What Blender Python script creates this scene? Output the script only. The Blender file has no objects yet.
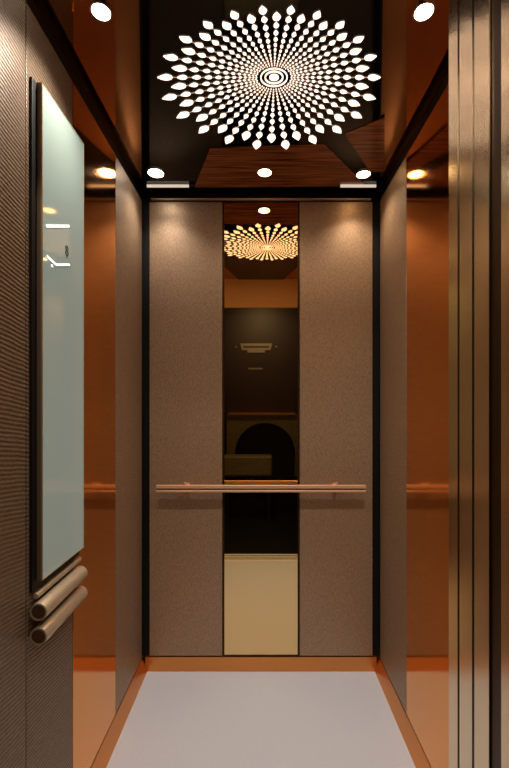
import bpy, bmesh, math, random
from mathutils import Vector, Matrix
random.seed(4)
sc = bpy.context.scene
C = sc.collection
PI = math.pi

# ---------------------------------------------------------------- camera, world, exposure
cd = bpy.data.cameras.new('camera')
cam = bpy.data.objects.new('camera', cd); C.objects.link(cam)
cam.location = (0, 0, 1.32); cam.rotation_euler = (PI/2, 0, 0)
cd.sensor_fit = 'HORIZONTAL'; cd.sensor_width = 36; cd.lens = 36*400/509
cd.shift_x = -6.5/509; cd.shift_y = 21/509
cd.clip_start = .02
sc.camera = cam
w = bpy.data.worlds.new('world'); sc.world = w; w.use_nodes = True
w.node_tree.nodes['Background'].inputs[0].default_value = (.35, .28, .22, 1)
w.node_tree.nodes['Background'].inputs[1].default_value = .15
sc.view_settings.view_transform = 'Standard'; sc.view_settings.look = 'None'
sc.view_settings.gamma = 1; sc.view_settings.exposure = 0.27
SPOT_W = 40        # each downlight
ROSETTE = 1.5      # emission of the lit ceiling pattern
LOBBY_FILL_W = 9        # unseen fill lamp added in the landing behind the camera

# ---------------------------------------------------------------- dimensions (metres)
W = .585            # face of the side wall panels
D = 1.98            # face of the rear wall panels
PT = 2.325          # top of the wall panels
HC = 2.380          # ceiling
SK = .0725          # skirting height
FR = .60            # front of the car, inner face of header
BACKX, BACKY = .597, 1.993

# ---------------------------------------------------------------- materials
def lin(c):
    return tuple(((v/255)/12.92 if v/255 <= .04045 else ((v/255+.055)/1.055)**2.4) for v in c) + (1,)
def mat(name, col, rough=.5, metal=0, spec=.5, aniso=0):
    m = bpy.data.materials.new(name); m.use_nodes = True
    b = m.node_tree.nodes['Principled BSDF']
    b.inputs['Base Color'].default_value = lin(col)
    b.inputs['Roughness'].default_value = rough
    b.inputs['Metallic'].default_value = metal
    b.inputs['Specular IOR Level'].default_value = spec
    b.inputs['Anisotropic'].default_value = aniso
    return m
def N(m, t): return m.node_tree.nodes.new(t)
def L(m, a, b): m.node_tree.links.new(a, b)
def noise_col(m, c1, c2, scale, sv=(1, 1, 1), bump=0, detail=4, dist=.002, lo=.3, hi=.7):
    tc = N(m, 'ShaderNodeTexCoord'); mp = N(m, 'ShaderNodeMapping'); nz = N(m, 'ShaderNodeTexNoise'); r = N(m, 'ShaderNodeValToRGB')
    mp.inputs['Scale'].default_value = sv
    nz.inputs['Scale'].default_value = scale; nz.inputs['Detail'].default_value = detail
    L(m, tc.outputs['Object'], mp.inputs[0]); L(m, mp.outputs[0], nz.inputs['Vector']); L(m, nz.outputs['Fac'], r.inputs[0])
    r.color_ramp.elements[0].position = lo; r.color_ramp.elements[1].position = hi
    r.color_ramp.elements[0].color = lin(c1); r.color_ramp.elements[1].color = lin(c2)
    b = m.node_tree.nodes['Principled BSDF']
    L(m, r.outputs[0], b.inputs['Base Color'])
    if bump:
        bp = N(m, 'ShaderNodeBump'); bp.inputs['Strength'].default_value = bump; bp.inputs['Distance'].default_value = dist
        L(m, nz.outputs['Fac'], bp.inputs['Height']); L(m, bp.outputs[0], b.inputs['Normal'])
    return m

def linen(name, wave, axis_scale, wstr=.42, wscale=30):
    """bronze sheet with an embossed linen weave; `wave` gives the rippled ridges of the near panels"""
    m = mat(name, (150, 126, 98), .40, .45)
    b = m.node_tree.nodes['Principled BSDF']
    tc = N(m, 'ShaderNodeTexCoord'); mp = N(m, 'ShaderNodeMapping'); nz = N(m, 'ShaderNodeTexNoise'); r = N(m, 'ShaderNodeValToRGB')
    mp.inputs['Scale'].default_value = axis_scale
    nz.inputs['Scale'].default_value = 240; nz.inputs['Detail'].default_value = 3
    L(m, tc.outputs['Object'], mp.inputs[0]); L(m, mp.outputs[0], nz.inputs['Vector']); L(m, nz.outputs['Fac'], r.inputs[0])
    r.color_ramp.elements[0].position = .3; r.color_ramp.elements[1].position = .72
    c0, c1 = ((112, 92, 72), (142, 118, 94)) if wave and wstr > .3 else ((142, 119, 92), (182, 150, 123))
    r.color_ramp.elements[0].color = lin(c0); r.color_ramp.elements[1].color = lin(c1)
    bp = N(m, 'ShaderNodeBump'); bp.inputs['Strength'].default_value = .35; bp.inputs['Distance'].default_value = .002
    L(m, nz.outputs['Fac'], bp.inputs['Height'])
    colout = r.outputs[0]
    if wave:
        mp2 = N(m, 'ShaderNodeMapping'); mp2.inputs['Rotation'].default_value = (math.radians(9), 0, 0)
        wv = N(m, 'ShaderNodeTexWave'); wv.bands_direction = 'Z'
        wv.inputs['Scale'].default_value = wscale; wv.inputs['Distortion'].default_value = 1.6
        wv.inputs['Detail'].default_value = 1; wv.inputs['Detail Scale'].default_value = .5
        L(m, tc.outputs['Object'], mp2.inputs[0]); L(m, mp2.outputs[0], wv.inputs['Vector'])
        bp2 = N(m, 'ShaderNodeBump'); bp2.inputs['Strength'].default_value = wstr; bp2.inputs['Distance'].default_value = .003
        L(m, wv.outputs['Fac'], bp2.inputs['Height']); L(m, bp.outputs[0], bp2.inputs['Normal'])
        L(m, bp2.outputs[0], b.inputs['Normal'])
        mx = N(m, 'ShaderNodeMix'); mx.data_type = 'RGBA'; mx.blend_type = 'MULTIPLY'
        mx.inputs['Factor'].default_value = .3
        L(m, colout, mx.inputs[6]); L(m, wv.outputs['Color'], mx.inputs[7]); colout = mx.outputs[2]
    else:
        L(m, bp.outputs[0], b.inputs['Normal'])
    L(m, colout, b.inputs['Base Color'])
    return m

def emit(name, col, s):
    m = mat(name, col, .4)
    b = m.node_tree.nodes['Principled BSDF']
    b.inputs['Emission Color'].default_value = lin(col); b.inputs['Emission Strength'].default_value = s
    return m

def brushed(m, sv, strength=.05, scale=60):
    tc = N(m, 'ShaderNodeTexCoord'); mp = N(m, 'ShaderNodeMapping'); nz = N(m, 'ShaderNodeTexNoise')
    mp.inputs['Scale'].default_value = sv; nz.inputs['Scale'].default_value = scale
    bp = N(m, 'ShaderNodeBump'); bp.inputs['Strength'].default_value = strength; bp.inputs['Distance'].default_value = .001
    L(m, tc.outputs['Object'], mp.inputs[0]); L(m, mp.outputs[0], nz.inputs['Vector']); L(m, nz.outputs['Fac'], bp.inputs['Height'])
    L(m, bp.outputs[0], m.node_tree.nodes['Principled BSDF'].inputs['Normal'])
    return m

M = {}
M['linen'] = linen('bronze linen', False, (1, 1, .35))
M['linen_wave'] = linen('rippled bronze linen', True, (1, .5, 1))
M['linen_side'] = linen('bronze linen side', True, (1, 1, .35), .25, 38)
M['copper'] = brushed(mat('polished copper', (244, 164, 78), .09, 1), (1, 1, 8), .04)
M['copper_trim'] = mat('copper trim', (224, 150, 84), .3, 1)
M['copper_satin'] = mat('satin copper', (246, 196, 140), .5, .25)
M['gold'] = brushed(mat('brushed gold', (232, 212, 178), .2, 1), (8, 8, .4), .03)
M['gold_dark'] = mat('dark groove', (70, 48, 26), .4, .8)
M['rail'] = mat('rose gold', (240, 190, 150), .35, .45)
M['mirror'] = mat('bronze mirror', (240, 206, 148), .015, 1)
M['black'] = mat('black backing', (12, 11, 11), .5, 0, .3)
M['glass_black'] = mat('black ceiling glass', (7, 7, 9), .06, 0, .5)
M['ceil_mirror'] = noise_col(mat('tinted ceiling mirror', (180, 105, 70), .07, 1), (180, 134, 96), (196, 148, 108), 3)
M['wood'] = noise_col(mat('reflected rosewood', (90, 45, 25), .2, 0, .6), (84, 38, 20), (172, 104, 62), 14, (.35, 7, 1), 0, 6)  # surface colour for wood reflected in the ceiling glass
M['carpet'] = noise_col(mat('pale carpet', (200, 200, 208), .9, 0, .15), (182, 190, 206), (200, 208, 222), 260, (1, 1, 1), .25)
M['petal'] = emit('lit petal', (255, 226, 206), ROSETTE)
M['bulb'] = emit('lamp face', (255, 244, 228), 22)
M['bulb_warm'] = emit('warm lamp face', (255, 208, 150), 16)
M['led'] = emit('led diffuser', (255, 240, 220), .5)
M['chrome'] = mat('lamp ring', (200, 196, 190), .25, 1)
M['screen'] = mat('pale glass', (138, 152, 144), .06, 0, .7)
M['screen'].node_tree.nodes['Principled BSDF'].inputs['Emission Color'].default_value = lin((154, 168, 162))
M['screen'].node_tree.nodes['Principled BSDF'].inputs['Emission Strength'].default_value = .22
M['screen_edge'] = mat('glass rim', (190, 180, 150), .3, .6)
M['screen_side'] = mat('housing side', (150, 130, 110), .4, .6)
M['line'] = emit('white reflection line', (245, 250, 245), .9)  # emissive colour for the reflections drawn on the control panel
M['glyph'] = mat('dark symbol', (55, 60, 58), .4)
M['tube'] = brushed(mat('satin champagne tube', (205, 188, 164), .32, .6), (1, 1, 1), .03)
M['tube_end'] = mat('tube end disc', (120, 92, 82), .35, .8)
M['steel'] = mat('sill steel', (225, 222, 214), .4, .1)
M['sill_groove'] = mat('sill groove', (40, 34, 28), .6, .5)
M['lobby_wall'] = noise_col(mat('lobby wall', (48, 26, 22), .5), (26, 14, 14), (40, 22, 20), 4)
M['lobby_floor'] = mat('lobby floor', (14, 13, 15), .35)
M['olive'] = noise_col(mat('olive stone', (120, 105, 62), .5), (84, 72, 40), (104, 92, 56), 30)
M['brass'] = mat('brass', (220, 170, 110), .3, 1)
M['plaque'] = mat('plaque', (150, 146, 136), .35, .6)

# ---------------------------------------------------------------- helpers
def box(bm, x0, x1, y0, y1, z0, z1, bev=0):
    r = bmesh.ops.create_cube(bm, size=1)
    vs = r['verts']
    for v in vs:
        v.co = Vector(((x0+x1)/2+v.co.x*(x1-x0), (y0+y1)/2+v.co.y*(y1-y0), (z0+z1)/2+v.co.z*(z1-z0)))
    if bev:
        es = list({e for v in vs for e in v.link_edges})
        bmesh.ops.bevel(bm, geom=es, offset=bev, segments=2, profile=.5, affect='EDGES')
def cyl(bm, p, q, r, r2=None, seg=32, bev=0):
    p = Vector(p); q = Vector(q); d = q-p
    res = bmesh.ops.create_cone(bm, cap_ends=True, segments=seg, radius1=r, radius2=r if r2 is None else r2, depth=d.length)
    mt = Matrix.Translation((p+q)/2) @ d.to_track_quat('Z', 'Y').to_matrix().to_4x4()
    bmesh.ops.transform(bm, matrix=mt, verts=res['verts'])
    if bev:
        fs = {f for v in res['verts'] for f in v.link_faces if len(f.verts) > 4}
        es = {e for f in fs for e in f.edges}
        bmesh.ops.bevel(bm, geom=list(es), offset=bev, segments=3, profile=.5, affect='EDGES')
def ring(bm, c, axis, r0, r1, h, seg=40):
    """annulus of rectangular section around axis ('Y' or 'Z'), centre of its base at c"""
    rows = []
    for i in range(seg):
        a = 2*PI*i/seg; row = []
        for r, t in ((r0, 0), (r1, 0), (r1, h), (r0, h)):
            u, v = r*math.cos(a), r*math.sin(a)
            row.append(bm.verts.new((c[0]+u, c[1]+v, c[2]+t) if axis == 'Z' else (c[0]+u, c[1]+t, c[2]+v)))
        rows.append(row)
    for i in range(seg):
        A, B = rows[i], rows[(i+1) % seg]
        for k in range(4): bm.faces.new((A[k], A[(k+1) % 4], B[(k+1) % 4], B[k]))
def prism(bm, pts, z0, z1):
    lo = [bm.verts.new((x, y, z0)) for x, y in pts]; hi = [bm.verts.new((x, y, z1)) for x, y in pts]
    n = len(pts)
    bm.faces.new(lo[::-1]); bm.faces.new(hi)
    for i in range(n): bm.faces.new((lo[i], lo[(i+1) % n], hi[(i+1) % n], hi[i]))
def obj(name, bm, m, parent=None, smooth=False):
    bmesh.ops.recalc_face_normals(bm, faces=bm.faces)
    me = bpy.data.meshes.new(name)
    off = Vector((0, 0, 0))
    bm.to_mesh(me); bm.free()
    me.materials.append(M[m])
    if smooth:
        for p in me.polygons: p.use_smooth = True
        me.set_sharp_from_angle(angle=math.radians(35))
    o = bpy.data.objects.new(name, me); C.objects.link(o)
    if parent: o.parent = parent; o.matrix_parent_inverse = parent.matrix_world.inverted()
    return o
def bx(name, m, *a, parent=None, bev=0):
    bm = bmesh.new(); box(bm, *a, bev=bev); return obj(name, bm, m, parent)
def tag(o, label, cat, group=None):
    o['label'] = label; o['category'] = cat
    if group: o['group'] = group
    return o
def struct(o, label=None):
    o['kind'] = 'structure'
    if label: o['label'] = label
    return o
def thing(name, label, cat, loc, group=None):
    o = bpy.data.objects.new(name, None); C.objects.link(o)
    o.empty_display_size = .05
    o.location = loc; bpy.context.view_layer.update()
    return tag(o, label, cat, group)

# ---------------------------------------------------------------- the setting
struct(bx('floor', 'carpet', -BACKX, BACKX, FR-.02, BACKY, -.03, 0))
struct(bx('wall_left', 'black', -BACKX-.03, -BACKX, FR-.02, BACKY+.03, -.03, HC))
struct(bx('wall_right', 'black', BACKX, BACKX+.03, FR-.02, BACKY+.03, -.03, HC))
struct(bx('wall_back', 'black', -BACKX, BACKX, BACKY, BACKY+.03, -.03, HC))
struct(bx('ceiling', 'ceil_mirror', -BACKX-.03, BACKX+.03, FR-.2, BACKY+.03, HC, HC+.03))
# skirting of copper
struct(bx('baseboard_back', 'copper_trim', -W+.012, W-.012, D, BACKY, 0, SK, bev=.001))
for s, nm in ((-1, 'baseboard_left'), (1, 'baseboard_right')):
    bm = bmesh.new()
    prof = [(s*(W+.010), 0), (s*(W-.022), 0), (s*(W-.020), .006), (s*(W-.001), SK), (s*(W+.010), SK)]
    lo = [bm.verts.new((x, FR, z)) for x, z in prof]; hi = [bm.verts.new((x, BACKY, z)) for x, z in prof]
    bm.faces.new(lo); bm.faces.new(hi[::-1])
    for i in range(5): bm.faces.new((lo[i], lo[(i+1) % 5], hi[(i+1) % 5], hi[i]))
    struct(obj(nm, bm, 'copper_trim'))
# thin bead on top of the rear panels, inside the dark shadow gap
struct(bx('trim_1', 'rail', -.545, .545, D+.002, BACKY, PT+.012, PT+.020))

# front of the car: header, returns, sill
struct(bx('trim_2', 'copper_satin', -BACKX, BACKX, FR-.02, FR, 2.14, HC), 'copper header panel above the car entrance')
struct(bx('wall_front', 'linen', -BACKX, -.47, FR-.02, FR, 0, 2.14))

# ---------------------------------------------------------------- rear wall panels
PG = 'bronze linen panels on the rear wall'
tag(bx('wall_panel', 'linen', -.552, -.192, D, BACKY, SK+.006, PT, bev=.0015), 'tall bronze linen-textured panel of the rear wall, left of the mirror', 'wall panel', PG)
tag(bx('wall_panel', 'linen', .192, .552, D, BACKY, SK+.006, PT, bev=.0015), 'tall bronze linen-textured panel of the rear wall, right of the mirror', 'wall panel', PG)
mt = thing('mirror', 'tall narrow bronze-tinted mirror in the middle of the rear wall', 'mirror', (0, D, SK+.006))
bx('mirror_glass', 'mirror', -.181, .181, D+.002, BACKY, SK+.010, PT-.004, parent=mt)
bm = bmesh.new()
for s in (-1, 1): box(bm, s*.1855-.0035, s*.1855+.0035, D-.0005, BACKY, SK+.006, PT)
box(bm, -.182, .182, D-.0005, BACKY, SK+.004, SK+.0095)
o = obj('mirror_frame', bm, 'gold_dark', mt); o['label'] = 'thin dark edging of the mirror'

# side wall panels
SG = 'panels on the side walls'
def side_panel(x_sign, y0, y1, m, name, label, cat):
    a, b = sorted((x_sign*W, x_sign*(BACKX-.001)))
    return tag(bx(name, m, a, b, y0+.0015, y1-.0015, SK+.004, PT, bev=.001), label, cat, SG)
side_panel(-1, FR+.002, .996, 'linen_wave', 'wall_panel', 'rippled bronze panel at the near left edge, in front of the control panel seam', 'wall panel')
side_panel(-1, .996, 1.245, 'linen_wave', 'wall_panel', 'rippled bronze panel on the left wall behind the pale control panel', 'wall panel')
side_panel(-1, 1.245, 1.61, 'copper', 'copper_panel', 'tall polished copper panel on the left wall beyond the control panel', 'wall panel')
side_panel(-1, 1.61, 1.966, 'linen_side', 'wall_panel', 'narrow bronze linen panel at the rear end of the left wall', 'wall panel')
side_panel(1, 1.61, 1.966, 'linen_side', 'wall_panel', 'narrow bronze linen panel at the rear end of the right wall', 'wall panel')
side_panel(1, 1.235, 1.61, 'copper', 'copper_panel', 'tall polished copper panel on the right wall beside the gold door column', 'wall panel')
side_panel(1, .86, 1.235, 'linen_side', 'wall_panel', 'bronze panel on the right wall hidden behind the gold door column', 'wall panel')

# ---------------------------------------------------------------- right door column (return, telescopic door edges)
col = thing('door_column', 'fluted brushed gold door return column beside the right copper panel', 'door column', (.42, .80, 0))
JX = .400
bm = bmesh.new()
box(bm, JX, BACKX-.001, .814, .852, .0005, HC-.001)
o = obj('return_strip', bm, 'gold', col)
bx('return_strip', 'gold', JX, JX+.15, .758, .806, .0005, HC-.001, parent=col)
bx('return_strip', 'gold', JX, JX+.15, .702, .750, .0005, HC-.001, parent=col)
o = bx('groove', 'gold_dark', JX+.0012, JX+.14, .7005, .815, .0005, HC-.002, parent=col); o['label'] = 'dark groove backing between the gold strips'
jb = thing('door_jamb', 'flat gold landing door jamb at the far right edge behind a dark gap', 'door jamb', (.42, .60, 0))
bx('jamb_plate', 'gold', JX, JX+.30, .42, .668, 0, HC-.001, parent=jb, bev=.002)
struct(bx('trim_3', 'gold_dark', JX+.003, BACKX, .668, .700, 0, HC-.001), 'dark shaft gap between car return and landing jamb')

# sill
sl = thing('door_sill', 'grooved steel door sill across the entrance, seen in the mirror', 'sill', (0, .5, -.03))
bx('sill_plate', 'steel', -.60, .398, .42, FR-.021, -.03, 0, parent=sl)
bm = bmesh.new()
for y in (.45, .49, .53): box(bm, -.6, .398, y, y+.010, 0, .0015)
o = obj('sill_groove', bm, 'sill_groove', sl); o['label'] = 'dark running grooves'

# ---------------------------------------------------------------- ceiling glass and painted wood reflections
bm = bmesh.new(); prism(bm, [(-.19, FR+.001), (.19, FR+.001), (.592, BACKY-.002), (-.592, BACKY-.002)], HC-.005, HC)
bg = tag(obj('ceiling_glass', bm, 'glass_black'), 'large tapering black glass ceiling panel carrying the lit pattern', 'ceiling panel')
bm = bmesh.new(); prism(bm, [(-0.209, 1.64), (0.257, 1.616), (0.51, 1.925), (-0.322, 1.935)], HC-.008, HC-.005)  # reflection in the black glass, modelled as a wood-coloured slab
tag(obj('wood_reflection', bm, 'wood'), 'wide reddish wood reflection painted on the ceiling above the rear wall, around the middle downlight', 'painted reflection', 'wood reflections painted on the ceiling')
bm = bmesh.new(); prism(bm, [(0.325, 1.553), (0.453, 1.466), (0.558, 1.806), (0.495, 1.81)], HC-.008, HC-.005)  # second reflected patch, also a coloured slab
tag(obj('wood_reflection', bm, 'wood'), 'small slanting wood reflection painted on the ceiling toward the right downlight', 'painted reflection', 'wood reflections painted on the ceiling')

# lit rosette: 44 spokes of leaf shaped beads, slightly egg-shaped on the glass
def rose(u, v):
    return (.042 + .361*u*(1+.233*v) - .0165*u*u, 1.286 + .300*v + .067*v*v)
rt = thing('ceiling_light', 'large round starburst of white lit petals on the black glass ceiling', 'ceiling light', (.042, 1.286, HC-.005))
bm = bmesh.new()
ZR = HC-.0085
def leaf(r, a, ln, wd, tip):
    ca, sa = math.cos(a), math.sin(a); pts = []
    n = 12
    for i in range(n):
        t = 2*PI*i/n
        x = math.cos(t)*ln/2; y = math.sin(t)*wd/2
        if tip and x > 0: y *= (1-(x/(ln/2)))**.55*1.15; x *= 1.25
        pts.append(rose((r+x)*ca - y*sa, (r+x)*sa + y*ca))
    prism(bm, pts, ZR, ZR+.003)
NS = 44
for k in range(NS):
    a = 2*PI*(k+1)/NS + PI/2
    q = .85; r = .925 if k % 2 == 0 else .925*math.sqrt(q)*.96
    first = True
    while r > .15:
        g = min(1, .55+r)
        ln = .098*r*g if not first else .112; wd = .066*r*g if not first else .072
        if r < .4: wd = .062*r
        leaf(r, a, ln, wd, r > .45)
        first = False; r *= q
# centre: ring and oval lens
def annul(r0, r1, seg=48):
    for i in range(seg):
        a0, a1 = 2*PI*i/seg, 2*PI*(i+1)/seg
        prism(bm, [rose(r0*math.cos(a0), r0*math.sin(a0)), rose(r1*math.cos(a0), r1*math.sin(a0)),
                   rose(r1*math.cos(a1), r1*math.sin(a1)), rose(r0*math.cos(a1), r0*math.sin(a1))], ZR, ZR+.003)
annul(.112, .122)
annul(.072, .084)
annul(.001, .042, 24)
obj('lit_petals', bm, 'petal', rt)
bm = bmesh.new()
for k in range(NS):
    a = 2*PI*(k+1)/NS + PI/2
    for r0, r1 in ((.16, .88 if k % 2 == 0 else .82),):
        ca, sa = math.cos(a), math.sin(a); h = .0035
        prism(bm, [rose(r0*ca-h*sa, r0*sa+h*ca), rose(r1*ca-h*sa, r1*sa+h*ca), rose(r1*ca+h*sa, r1*sa-h*ca), rose(r0*ca+h*sa, r0*sa-h*ca)], ZR+.001, ZR+.0025)
M['stem'] = emit('lit stem', (220, 190, 170), .35)
o = obj('spoke_line', bm, 'stem', rt); o['label'] = 'thin faint lines joining the petals'

# downlights
def downlight(x, y, label, warm=False, k=1.0, rf=.0235):
    t = thing('downlight', label, 'downlight', (x, y, HC), 'round recessed downlights')
    z = HC-.006 if y > 1.5 else HC-.0005
    bm = bmesh.new(); ring(bm, (x, y, z-.006), 'Z', rf+.0005, rf+.005, .006); obj('trim_ring', bm, 'chrome', t)
    bm = bmesh.new(); cyl(bm, (x, y, z-.003), (x, y, z), rf, seg=32); obj('lamp_face', bm, 'bulb_warm' if warm else 'bulb', t)
    ld = bpy.data.lights.new('downlight_lamp', 'SPOT'); ld.energy = SPOT_W*k; ld.spot_size = math.radians(118); ld.spot_blend = 1
    ld.shadow_soft_size = .02; ld.color = (1, .80, .60) if warm else (1, .92, .82)
    lo = bpy.data.objects.new('downlight_lamp', ld); C.objects.link(lo); lo.parent = t; lo.location = (0, 0, -.035)
downlight(-.476, 1.810, 'bright white ceiling downlight in the rear left corner', False, .22, .034)
downlight(.017, 1.806, 'warm ceiling downlight at the middle of the rear edge, in the painted wood reflection', True, .22, .030)
downlight(.466, 1.820, 'warm ceiling downlight in the rear right corner', True, .22, .030)
downlight(-.429, 1.073, 'bright white ceiling downlight at the front left, above the control panel', False, .65)
downlight(.437, 1.073, 'bright white ceiling downlight at the front right, beside the gold column')

# slim light bars in the shadow gap of the rear edge
for x0, x1, lb in ((-.545, -.345, 'slim white light bar in the rear left ceiling gap'), (.38, .55, 'slim white light bar in the rear right ceiling gap')):
    t = thing('light_bar', lb, 'light bar', ((x0+x1)/2, 1.916, HC-.005), 'slim light bars along the rear ceiling edge')
    bx('diffuser', 'led', x0, x1, 1.908, 1.916, HC-.018, HC-.008, parent=t)
    bx('bar_housing', 'black', x0-.004, x1+.004, 1.916, 1.924, HC-.020, HC-.005, parent=t)

# ---------------------------------------------------------------- handrail on the rear wall
hr = thing('handrail', 'slim rose-gold handrail bar across the rear wall in front of the mirror', 'handrail', (0, D, .90))
ry = 1.922
bm = bmesh.new(); box(bm, -.505, .505, ry, ry+.010, .918, .935, bev=.002); obj('rail_bar', bm, 'rail', hr)
bm = bmesh.new(); box(bm, -.505, .505, ry, ry+.010, .900, .911, bev=.002); obj('rail_bar', bm, 'rail', hr)
o = bx('rail_core', 'gold_dark', -.503, .503, ry+.003, ry+.009, .908, .920, parent=hr); o['label'] = 'dark groove between the two bars'
for x in (-.365, .365):
    bm = bmesh.new(); cyl(bm, (x, ry+.008, .918), (x, D, .918), .009, seg=20)
    cyl(bm, (x, D-.004, .918), (x, D+.0005, .918), .017, seg=24)
    cyl(bm, (x, ry+.004, .930), (x, ry+.004, .948), .004, seg=12)
    obj('bracket', bm, 'rail', hr, True)

# ---------------------------------------------------------------- control panel on the left wall
cp = thing('control_panel', 'tall pale greenish glass touch control panel on the left wall', 'control panel', (-W, 1.15, .86))
bx('back_plate', 'black', -W, -W+.007, 1.010, 1.272, .845, 2.150, parent=cp, bev=.001)
o = bx('housing', 'screen_side', -W+.007, -W+.019, 1.030, 1.272, .866, 2.152, parent=cp, bev=.001)
gl = bx('glass_front', 'screen', -W+.019, -W+.0215, 1.032, 1.270, .868, 2.150, parent=cp, bev=.0008)
gx = -W+.0215
bm = bmesh.new()
for y in (1.0312, 1.2708): box(bm, gx-.003, gx+.0006, y-.0016, y+.0016, .868, 2.150)
for z in (.8685, 2.1495): box(bm, gx-.003, gx+.0006, 1.032, 1.270, z-.0012, z+.0012)
obj('glass_rim', bm, 'screen_edge', cp)
bm = bmesh.new()
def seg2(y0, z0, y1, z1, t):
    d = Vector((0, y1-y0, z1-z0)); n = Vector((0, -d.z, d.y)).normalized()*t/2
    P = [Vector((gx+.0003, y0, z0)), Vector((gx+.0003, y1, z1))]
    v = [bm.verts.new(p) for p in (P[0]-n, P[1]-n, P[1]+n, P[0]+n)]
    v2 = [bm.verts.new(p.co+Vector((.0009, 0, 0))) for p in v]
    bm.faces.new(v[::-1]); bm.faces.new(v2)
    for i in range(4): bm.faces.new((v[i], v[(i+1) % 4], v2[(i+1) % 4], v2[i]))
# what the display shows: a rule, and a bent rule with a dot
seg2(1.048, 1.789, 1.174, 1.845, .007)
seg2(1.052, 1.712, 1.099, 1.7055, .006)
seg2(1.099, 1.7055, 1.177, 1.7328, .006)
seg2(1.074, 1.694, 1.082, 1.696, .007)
o = obj('reflection_line', bm, 'line', cp); o['label'] = 'thin white reflections drawn as glowing lines on the glass'
fc = bpy.data.curves.new('floor_number', 'FONT'); fc.body = '8'; fc.size = .044; fc.extrude = .0006
fc.align_x = 'CENTER'
tmp = bpy.data.objects.new('tmp', fc); C.objects.link(tmp); bpy.context.view_layer.update()
me = bpy.data.meshes.new_from_object(tmp); bpy.data.objects.remove(tmp)
me.materials.clear(); me.materials.append(M['glyph'])
o = bpy.data.objects.new('floor_number', me); C.objects.link(o)
o.rotation_euler = (PI/2, 0, PI/2); o.location = (gx+.0008, 1.160, 1.752)
o.parent = cp; o.matrix_parent_inverse = cp.matrix_world.inverted(); o['label'] = 'small dark figure on the glass'

# tubular bars under it
def grab(z, x, r, y0, y1, label):
    t = thing('grab_bar', label, 'grab bar', (-W, (y0+y1)/2, z), 'tubular bars under the control panel')
    bm = bmesh.new(); cyl(bm, (x, y0, z), (x, y1, z), r, seg=40, bev=.0015); obj('bar_tube', bm, 'tube', t, True)
    bm = bmesh.new(); cyl(bm, (x, y0-.0012, z), (x, y0+.001, z), r*.80, seg=36); o = obj('end_cap', bm, 'tube_end', t); o['label'] = 'dark round end disc'
    bm = bmesh.new(); ring(bm, (x, y0-.003, z), 'Y', r*.80, r*.98, .004); o = obj('end_ring', bm, 'tube', t); o['label'] = 'pale ring around the end'
    for y in (y0+.05, y1-.05): bx('bar_mount', 'tube_end', -W, x, y-.008, y+.008, z-.007, z+.007, parent=t)
grab(.798, -.5610, .0222, 1.010, 1.245, 'thick champagne tubular bar just under the control panel, upper of two')
grab(.736, -.5610, .0222, 1.010, 1.245, 'thick champagne tubular bar under the control panel, lower of two')
t = thing('trim_rod', 'thin champagne rod between the control panel and the upper tubular bar', 'rod', (-W, 1.15, .836))
bm = bmesh.new(); cyl(bm, (-W+.010, 1.020, .832), (-W+.010, 1.268, .832), .0075, seg=24, bev=.001); obj('rod', bm, 'tube', t, True)
for y in (1.07, 1.22): bx('rod_mount', 'tube_end', -W, -W+.010, y-.005, y+.005, .828, .836, parent=t)

# ---------------------------------------------------------------- landing behind the camera (seen in the mirror)
LY = -1.05
struct(bx('trim_4', 'lobby_floor', -1.5, 1.5, LY-.1, .42, -.06, 0), 'dark landing floor')
struct(bx('trim_5', 'lobby_wall', -1.5, 1.5, LY-.1, LY, 0, 2.7), 'dark reddish landing wall opposite the lift')
struct(bx('trim_6', 'lobby_wall', -1.6, -1.5, LY-.1, .42, 0, 2.7), 'landing side wall')
struct(bx('trim_7', 'lobby_wall', 1.5, 1.6, LY-.1, .42, 0, 2.7), 'landing side wall')
struct(bx('trim_8', 'lobby_wall', -1.6, 1.6, LY-.1, .42, 2.7, 2.8), 'landing ceiling')
bm = bmesh.new()
box(bm, -1.5, -.62, .36, .42, 0, 2.7); box(bm, JX+.30, 1.5, .36, .42, 0, 2.7); box(bm, -.62, JX+.30, .36, .42, 2.45, 2.7)
struct(obj('trim_9', bm, 'lobby_wall'), 'landing wall around the lift entrance')
# plaque
t = thing('plaque', 'small silver name plate high on the dark wall seen in the mirror', 'plaque', (-.05, LY, 2.03))
bm = bmesh.new()
P = [(-.26, 2.09), (.14, 2.09), (.12, 2.005), (.05, 2.005), (.05, 1.975), (-.17, 1.975), (-.17, 2.005), (-.24, 2.005)]
lo = [bm.verts.new((x, LY+.012, z)) for x, z in P]; hi = [bm.verts.new((x, LY, z)) for x, z in P]
bm.faces.new(lo); bm.faces.new(hi[::-1])
for i in range(8): bm.faces.new((lo[i], lo[(i+1) % 8], hi[(i+1) % 8], hi[i]))
obj('plate', bm, 'plaque', t)
o = bx('plate_line', 'glyph', -.22, .10, LY+.012, LY+.0135, 2.035, 2.06, parent=t)
for x in (-.31, .19): bm = bmesh.new(); cyl(bm, (x, LY, 2.05), (x, LY+.01, 2.05), .011, seg=16); obj('screw', bm, 'plaque', t)
tag(bx('trim_plate', 'plaque', -.16, .02, LY, LY+.008, 1.765, 1.785), 'thin dim metal strip on the dark wall below the name plate in the mirror', 'plate')
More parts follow.
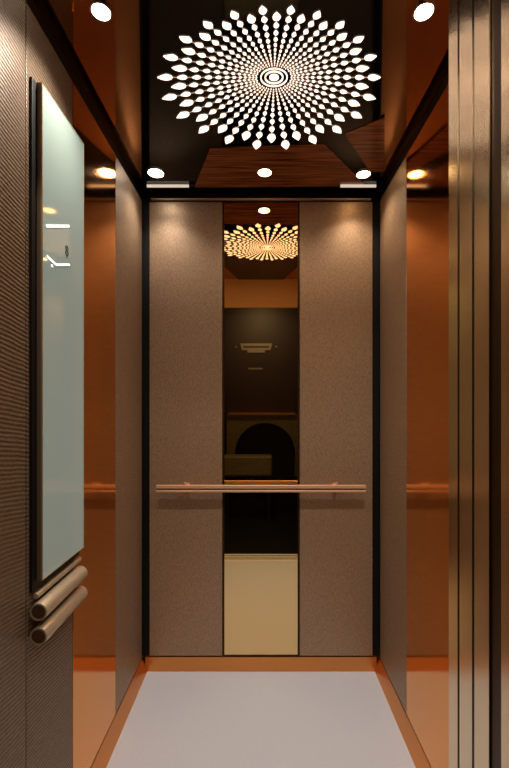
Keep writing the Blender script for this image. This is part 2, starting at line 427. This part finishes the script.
# arched hearth
hx, hz, hr_ = .05, .73, .37
t = thing('fireplace', 'olive stone hearth with a black arched opening seen in the mirror', 'fireplace', (hx, LY+.05, 0))
bm = bmesh.new()
x0, x1, zt = -.42, .46, 1.20
n = 32; arc = [(hx+hr_*math.cos(PI*i/n), hz+hr_*math.sin(PI*i/n)) for i in range(n+1)]
zb = .44
outl = [(x1, zb), (x1, zt), (x0, zt), (x0, zb), (hx-hr_, zb)] + arc[::-1] + [(hx+hr_, zb)]
lo = [bm.verts.new((x, LY+.12, z)) for x, z in outl]; hi = [bm.verts.new((x, LY, z)) for x, z in outl]
bm.faces.new(lo); bm.faces.new(hi[::-1]); k = len(outl)
for i in range(k): bm.faces.new((lo[i], lo[(i+1) % k], hi[(i+1) % k], hi[i]))
obj('stone_surround', bm, 'olive', t)
bx('mantel', 'brass', -.40, .42, LY, LY+.15, 1.20, 1.225, parent=t)
bx('opening', 'black', hx-hr_-.005, hx+hr_+.005, LY, LY+.01, zb, hz+hr_+.005, parent=t)
bx('plinth', 'black', x0, x1, LY, LY+.11, 0, zb, parent=t)
t = thing('bench', 'low bench with a thick olive seat before the black arch in the mirror', 'bench', (-.155, LY+.31, 0))
bx('bench_seat', 'olive', -.44, .13, LY+.20, LY+.42, .50, .73, parent=t, bev=.02)
for x in (-.40, .09):
    for y in (LY+.23, LY+.39): bx('leg', 'black', x-.02, x+.02, y-.02, y+.02, 0, .505, parent=t)
# fill lamp added out of view to light the landing and the car
t = thing('lobby_fill_lamp', 'unseen round fill lamp added on the landing ceiling', 'ceiling lamp', (0, -.3, 2.7))
bm = bmesh.new(); cyl(bm, (0, -.3, 2.66), (0, -.3, 2.7), .14, seg=40, bev=.008); obj('fill_lamp_shade', bm, 'led', t)
ld = bpy.data.lights.new('landing_fill', 'AREA'); ld.shape = 'DISK'; ld.size = .25; ld.energy = LOBBY_FILL_W; ld.color = (1, .82, .62)
lo = bpy.data.objects.new('landing_fill', ld); C.objects.link(lo); lo.parent = t; lo.location = (0, 0, -.045)
